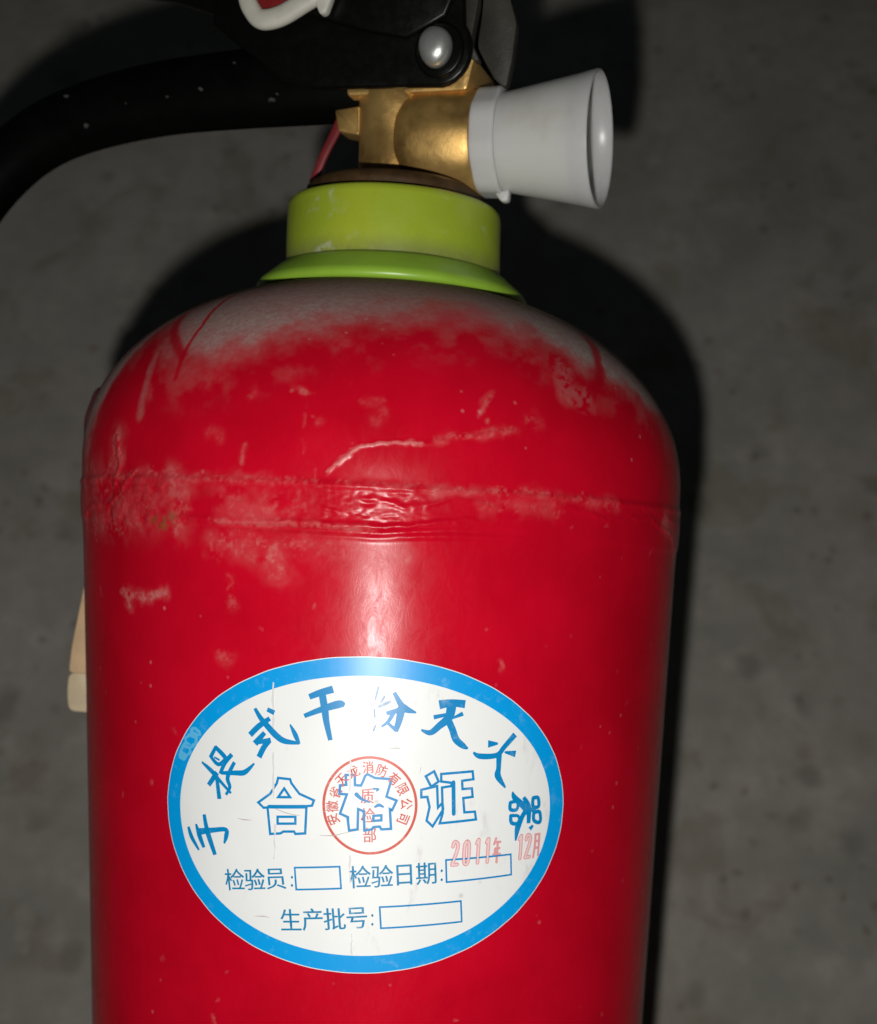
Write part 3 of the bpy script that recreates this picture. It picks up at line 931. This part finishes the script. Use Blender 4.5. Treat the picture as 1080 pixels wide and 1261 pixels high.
for ch, a, b in DATE:
    cjk = ch in '年月'
    for st in DIG[ch]:
        P = [(a + x * (1.05 if cjk else 0.95) + 0.05 * y, b + y * 2.25 + x * 0.05) for x, y in st]
        ribbon(V, F, [(x, y, 0.5 if cjk else 0.78) for x, y in P])
        if not cjk:
            ribbon(V2, F2, [(x, y, 0.36) for x, y in P], off=0.262 + 0.004 * (len(V2) % 5))
flat('date_stamp', V, F, M_DATE)
flat('date_stamp_hollow', V2, F2, M_DATE2)
# thin scratches in the sticker
V, F = [], []
for pts in ([(-17.6, 1.0, 0.05), (-14.5, 0.0, 0.14), (-11.8, -0.3, 0.06)], [(-8.0, -3.8, 0.05), (-5.5, -3.7, 0.16), (-3.0, -3.0, 0.08), (0.4, -2.2, 0.06)],
            [(4.4, 13.0, 0.05), (5.6, 13.2, 0.18), (6.4, 13.1, 0.1)], [(-18.5, 15.8, 0.06), (-17.6, 15.3, 0.2), (-16.6, 15.2, 0.05)], [(10.4, 9.7, 0.1), (10.2, 8.6, 0.06)],
            [(-24.2, -2.0, 0.05), (-22.6, -2.1, 0.16), (-21.2, -2.0, 0.05)], [(-20.5, -20.6, 0.05), (-18.8, -20.4, 0.16), (-17.4, -20.5, 0.05)]):
    ribbon(V, F, pts)
flat('scratches', V, F, M_SCRATCH)

V, F = [], []
for s0, t0, t1 in ((-17.2, 24, 14), (-17.0, 11, 2.5), (-16.6, -2.5, -9), (-2.6, 12, 5), (-2.2, -7.5, -12.5), (-1.6, -22.5, -26.5)):
    k_ = 7
    ribbon(V, F, [(s0 + random.uniform(-0.12, 0.12), t0 + (t1 - t0) * i / (k_ - 1), random.uniform(0.12, 0.5)) for i in range(k_)])
flat('sticker_creases', V, F, M_CREASE)

# --- lime collar and its green flange
def chip(a, q):
    return 0.004 * math.sin(3 * q + a) + 0.002 * math.sin(11 * q + 2 * a)


collar = obj('collar', *lathe([(56.0, 17.5), (56.0, 22.9), (57.2, 23.0), (62, 22.9), (68.3, 22.75), (69.3, 22.5), (69.85, 21.8), (70.0, 20.5), (69.8, 17.5)], 120, on_axis, True, lambda a, q: 0.0025 * math.sin(3 * q + a)), M_LIME2, root, sharp=0.9)
collar['label'] = 'yellow-green plastic collar ring'
flange = obj('collar_flange', *lathe([(56.9, 18.0), (57.0, 23.2), (56.2, 24.6), (53.2, 28.3), (52.3, 29.0), (51.4, 29.0), (50.9, 28.5), (50.9, 25.0), (54.0, 18.0)], 120, on_axis, True, lambda a, q: 0.004 * math.sin(4 * q + 0.5) + 0.002 * math.sin(9 * q)), M_GREEN, root, sharp=0.9)
flange['label'] = 'brighter green flared flange under the collar'

# --- brass valve
valve = obj('valve_body', *lathe([(60, 7.4), (70, 7.4), (74, 7.6), (75.5, 8.2), (80, 8.3), (88, 8.3), (91.5, 8.6), (92.4, 8.1), (92.4, 4)], 64,
                                 lambda a, x, y: H(x + 0.2, y, a), False, lambda a, q: 0.012 * math.sin(5 * q + a * 0.7)), M_BRASS, root, sharp=0.8)
valve['label'] = 'rough cast brass valve body'
obj('neck_ring', *lathe([(66, 6), (66, 18.6), (71.6, 19.0), (72.6, 18.8), (73.4, 18.0), (73.8, 15.0), (73.9, 6)], 96, on_axis, True), M_BROWN, valve, sharp=0.7)
obj('outlet_boss', *lathe([(-1, 3), (1.2, 5.5), (2.6, 8.2), (4.2, 9.6), (6, 10.1), (11, 10.1), (18.0, 10.1), (18.9, 9.7), (19.1, 3)], 72,
                          lambda a, x, y: H(a, x - 0.6, y + 82.2), False, lambda a, q: 0.012 * math.sin(4 * q + a * 0.4) + 0.006 * math.sin(9 * q + a)), M_BRASS, valve, sharp=0.8)
V, F = plate(rounded([(-8.6, 90.2), (17.5, 90.4), (19.0, 96.5), (16.2, 98), (12, 93.4), (-8.6, 92.2)], 0.8, 3), -7.6, 7.6, 0.5)
obj('ledge', V, F, M_BRASS, valve, sharp=0.6)
V, F = plate(rounded([(-12.8, 88.8), (-7.0, 89.4), (-7.0, 83.6), (-12.0, 84.6)], 0.5, 3), -4.0, 2.0, 0.5)
obj('stub', V, F, M_BRASS, valve, sharp=0.6)

# --- white discharge nozzle
noz = obj('nozzle', *lathe([(20.5, 9.3), (23.6, 9.4), (25.2, 9.5), (32, 10.7), (40, 12.1), (43.5, 12.8), (44.0, 12.75), (44.15, 12.45), (43.7, 12.0), (42.0, 11.7), (40.4, 11.4), (40.0, 11.0), (39.8, 4), (20.5, 4)], 96,  # shallow floor near the mouth, added so that the inside looks lit
                           lambda a, x, y: H(a, x, y + 82.4), True), M_NOZZLE, root, sharp=0.9)
noz['label'] = 'white plastic cone-shaped discharge nozzle'
q8 = math.radians(22.5)
V, F = [], []
ring_ = [(18.8, 9.9), (19.2, 10.35), (23.6, 10.5), (24.1, 10.15), (24.2, 8.6), (18.8, 8.0)]
N8 = 64
for a_, r0 in ring_:
    for k in range(N8):
        q_ = 2 * math.pi * k / N8
        f8 = math.cos(math.pi / 8) / math.cos(((q_ + q8) % (math.pi / 4)) - math.pi / 8)
        r1 = r0 * min(1.0, f8 * 1.045)
        V.append(H(a_, r1 * math.cos(q_), r1 * math.sin(q_) + 82.4))
for i in range(len(ring_)):
    j = (i + 1) % len(ring_)
    for k in range(N8):
        l_ = (k + 1) % N8
        F.append((i * N8 + k, i * N8 + l_, j * N8 + l_, j * N8 + k))
nut = obj('nozzle_nut', V, F, M_NOZZLE, noz, sharp=0.35)
V, F = plate(rounded([(22.0, 72.9), (25.6, 73.2), (25.4, 70.9), (24.0, 70.7)], 0.6, 3), -1.5, 1.0, 0.4)
obj('mould_tab', V, F, M_NOZZLE, noz)

# --- black carrying handle, bracket and squeeze lever
hp = smooth_path([(-6, 0, 96.5), (-18, 0, 95.4), (-36.5, 0, 94.7), (-55.6, 0, 93.5), (-73, 0, 90.7), (-86, 0, 86.6), (-97.7, 0, 79.4), (-108, 0, 69), (-115, 0, 57), (-118, 0, 46)], 9)
handle = obj('carrying_handle', *sweep(hp, lambda f: ((8.4 - 3.6 * min(f, 0.6)) * (1 if f < 0.97 else 0.75), 6.0), 32, 2.3), M_BLACKP, root, sharp=1.0)
handle['label'] = 'curved matt black carrying handle'
lug = [(12.3 + 6.8 * math.cos(math.radians(d)), 97.2 + 6.8 * math.sin(math.radians(d))) for d in range(-100, 41, 14)]
cheek = rounded([(-13, 91.2), (4, 91.0)], 1) if False else [(-22, 93), (-13.5, 91.0), (0, 90.7), (7, 90.6)] + lug + [(17.2, 106), (16.5, 120), (-20, 122), (-36, 118), (-38, 104)]
for v0, v1 in ((-10.4, -8.4), (8.4, 10.4)):
    br = obj('bracket_cheek', *plate(cheek, v0, v1, 0.7), M_BLACK, root, sharp=0.7)
V, F = plate([(-30, 121.5), (16.4, 119.4), (16.4, 117), (-30, 118)], -8.6, 8.6, 0.4)
obj('bracket_bridge', V, F, M_BLACK, root, sharp=0.6)
lever = [(6, 98.9), (-2, 100.4), (-9, 102.3), (-35, 109.5), (-58, 117), (-76, 120), (-78, 126), (-58, 128), (-20, 125), (6, 124), (14.5, 118), (16.6, 108), (14, 102.5)]
for v0, v1 in ((-12.4, -10.7), (10.7, 12.4)):
    lv = obj('lever_flange', *plate(lever, v0, v1, 0.6), M_BLACK, root, sharp=0.7)
V, F = plate([(-77, 126), (-58, 128.2), (-20, 125.4), (6, 124.4), (6, 122.6), (-20, 123.4), (-58, 126), (-77, 124)], -11.2, 11.2, 0.4)
obj('lever_top', V, F, M_BLACK, root, sharp=0.6)
obj('lug_washer', *lathe([(-10.2, 5.2), (-10.8, 5.15), (-11.2, 4.8), (-11.25, 4.5), (-11.0, 4.2), (-10.9, 2)], 48, lambda a, x, y: H(x + 12.5, a, y + 96.9), False), M_BLACK, root, sharp=0.9)
rivet = obj('rivet', *lathe([(-10.2, 3.45), (-11.8, 3.45), (-12.7, 3.25), (-13.4, 2.75), (-13.9, 1.9), (-14.1, 1.0), (-14.15, 0.3)], 48,
                            lambda a, x, y: H(x + 12.0, a, y * 1.08 + 97.2), False, lambda a, q: 0.02 * math.sin(3 * q)), M_STEEL, root)
rivet['label'] = 'domed silvery rivet head through the lever lug'
V, F = plate(rounded([(20.0, 117), (23.5, 112), (25.1, 107.7), (26.7, 103.2), (26.2, 97), (25.1, 91.3), (22.8, 92.7), (20.6, 96), (18.7, 99.1), (19.4, 104.3)], 1.0, 3), -5.2, -2.6, 0.12)
pl = obj('lever_heel_plate', V, F, M_OLIVE, root, sharp=0.5)
pl['label'] = 'dull dark steel plate behind the lever'
V, F = plate(rounded([(16.2, 118), (19.6, 117), (19.4, 106), (18.2, 99), (20.2, 95.6), (18.6, 95.6), (16.6, 99), (16.2, 106)], 0.9, 3), -8.2, -5.6, 0.12)
obj('heel_strap', V, F, M_OLIVE, root, sharp=0.5)
# dust flecks stuck on the handle
for (u, t_, r_) in ((-71.0, 87.0, 0.9), (-76, 93.0, 0.7), (-43.0, 93.3, 0.75), (-35, 98.0, 0.45), (-51, 92.0, 0.5), (-26.5, 90.6, 0.9), (-25, 91.6, 0.45), (-61, 91, 0.3)):
    V, F = [], []
    base = (u, -6.25, t_)
    nn = 9
    V.append(H(u, -6.6, t_))
    for k in range(nn):
        q_ = 2 * math.pi * k / nn
        rr_ = r_ * random.uniform(0.6, 1.15)
        V.append(H(u + rr_ * 1.2 * math.cos(q_), -6.1, t_ + rr_ * 0.75 * math.sin(q_)))
    for k in range(nn):
        F.append((0, 1 + k, 1 + (k + 1) % nn))
    F.append(tuple(range(1, nn + 1)))
    obj('dust_fleck', V, F, M_SPECK, handle)

# --- pull loop with its red seal, red strip by the stub
lp = smooth_path([(-25.5, -14.5, 118), (-28.2, -14.5, 112.5), (-27.9, -14.5, 107.4), (-26.8, -14.5, 104.8), (-24.6, -14.5, 102.9), (-20.5, -14.5, 103.3), (-15.7, -14.5, 105.4), (-11.4, -14.5, 107.8), (-9.2, -14.5, 112), (-11, -14.5, 117), (-16, -14.5, 120.5), (-21, -14.5, 120.8), (-25.5, -14.5, 118)], 8)
loop = obj('pull_loop', *sweep(lp, lambda f: (1.9, 1.4), 20, 2.4), M_LOOP, root)
loop['label'] = 'white plastic pull loop of the safety pin'
V, F = plate(rounded([(-13.6, 107), (-8.6, 107), (-10.2, 103.2), (-11.5, 102.9)], 0.6, 3), -15.4, -13.2, 0.4)
obj('loop_tab', V, F, M_LOOP, loop)
V, F = plate(rounded([(-24.5, 117), (-27, 112), (-26.6, 107), (-24.5, 104), (-20, 104.5), (-12, 108.5), (-11, 113), (-16, 118.5)], 1.2, 4), -14.2, -12.6, 0.5)
obj('red_insert', V, F, M_SEAL, loop)
obj('seal_strip', *sweep(smooth_path([(-11.8, -1.0, 89.0), (-13.4, -1.8, 85.0), (-15.6, -2.4, 80.5), (-18.2, -2.4, 74.8)], 8), lambda f: (1.15 * (1 - 0.25 * f), 0.6), 14, 2.6), M_TAIL, root)['label'] = 'thin red plastic strip hanging by the brass stub'

# --- what sticks out behind the left side: a dark red clip and a pale tan strip
def P(x, y, t):
    return Vector((x / 1000, y / 1000, t / 1000 + LEN))


ident = lambda u, v, t: P(u, v, t)
V, F = plate(rounded([(-60, 32), (-66.0, 30.5), (-68.6, 24.0), (-68.9, 15.0), (-67.8, 10.5), (-60, 9)], 1.5, 4), 2.0, 8.0, 0.8, ident)
obj('side_clip', V, F, M_DARKRED, root)['label'] = 'dark red clip peeking out beside the shoulder'
V, F = plate(rounded([(-60, -9.5), (-68.4, -10.0), (-72.2, -27.0), (-73.0, -33), (-62, -33)], 1.0, 4), 2.0, 7.0, 0.2, ident)
tan = obj('side_strip', V, F, M_TAN, root)
tan['label'] = 'pale tan tapered strip behind the cylinder side'
V, F = plate(rounded([(-62, -33.0), (-73.05, -33.0), (-73.6, -37.5), (-73.3, -42.0), (-62, -42.4)], 1.6, 5), 2.0, 7.0, 0.35, ident)
obj('strip_tip', V, F, M_TANTIP, tan)
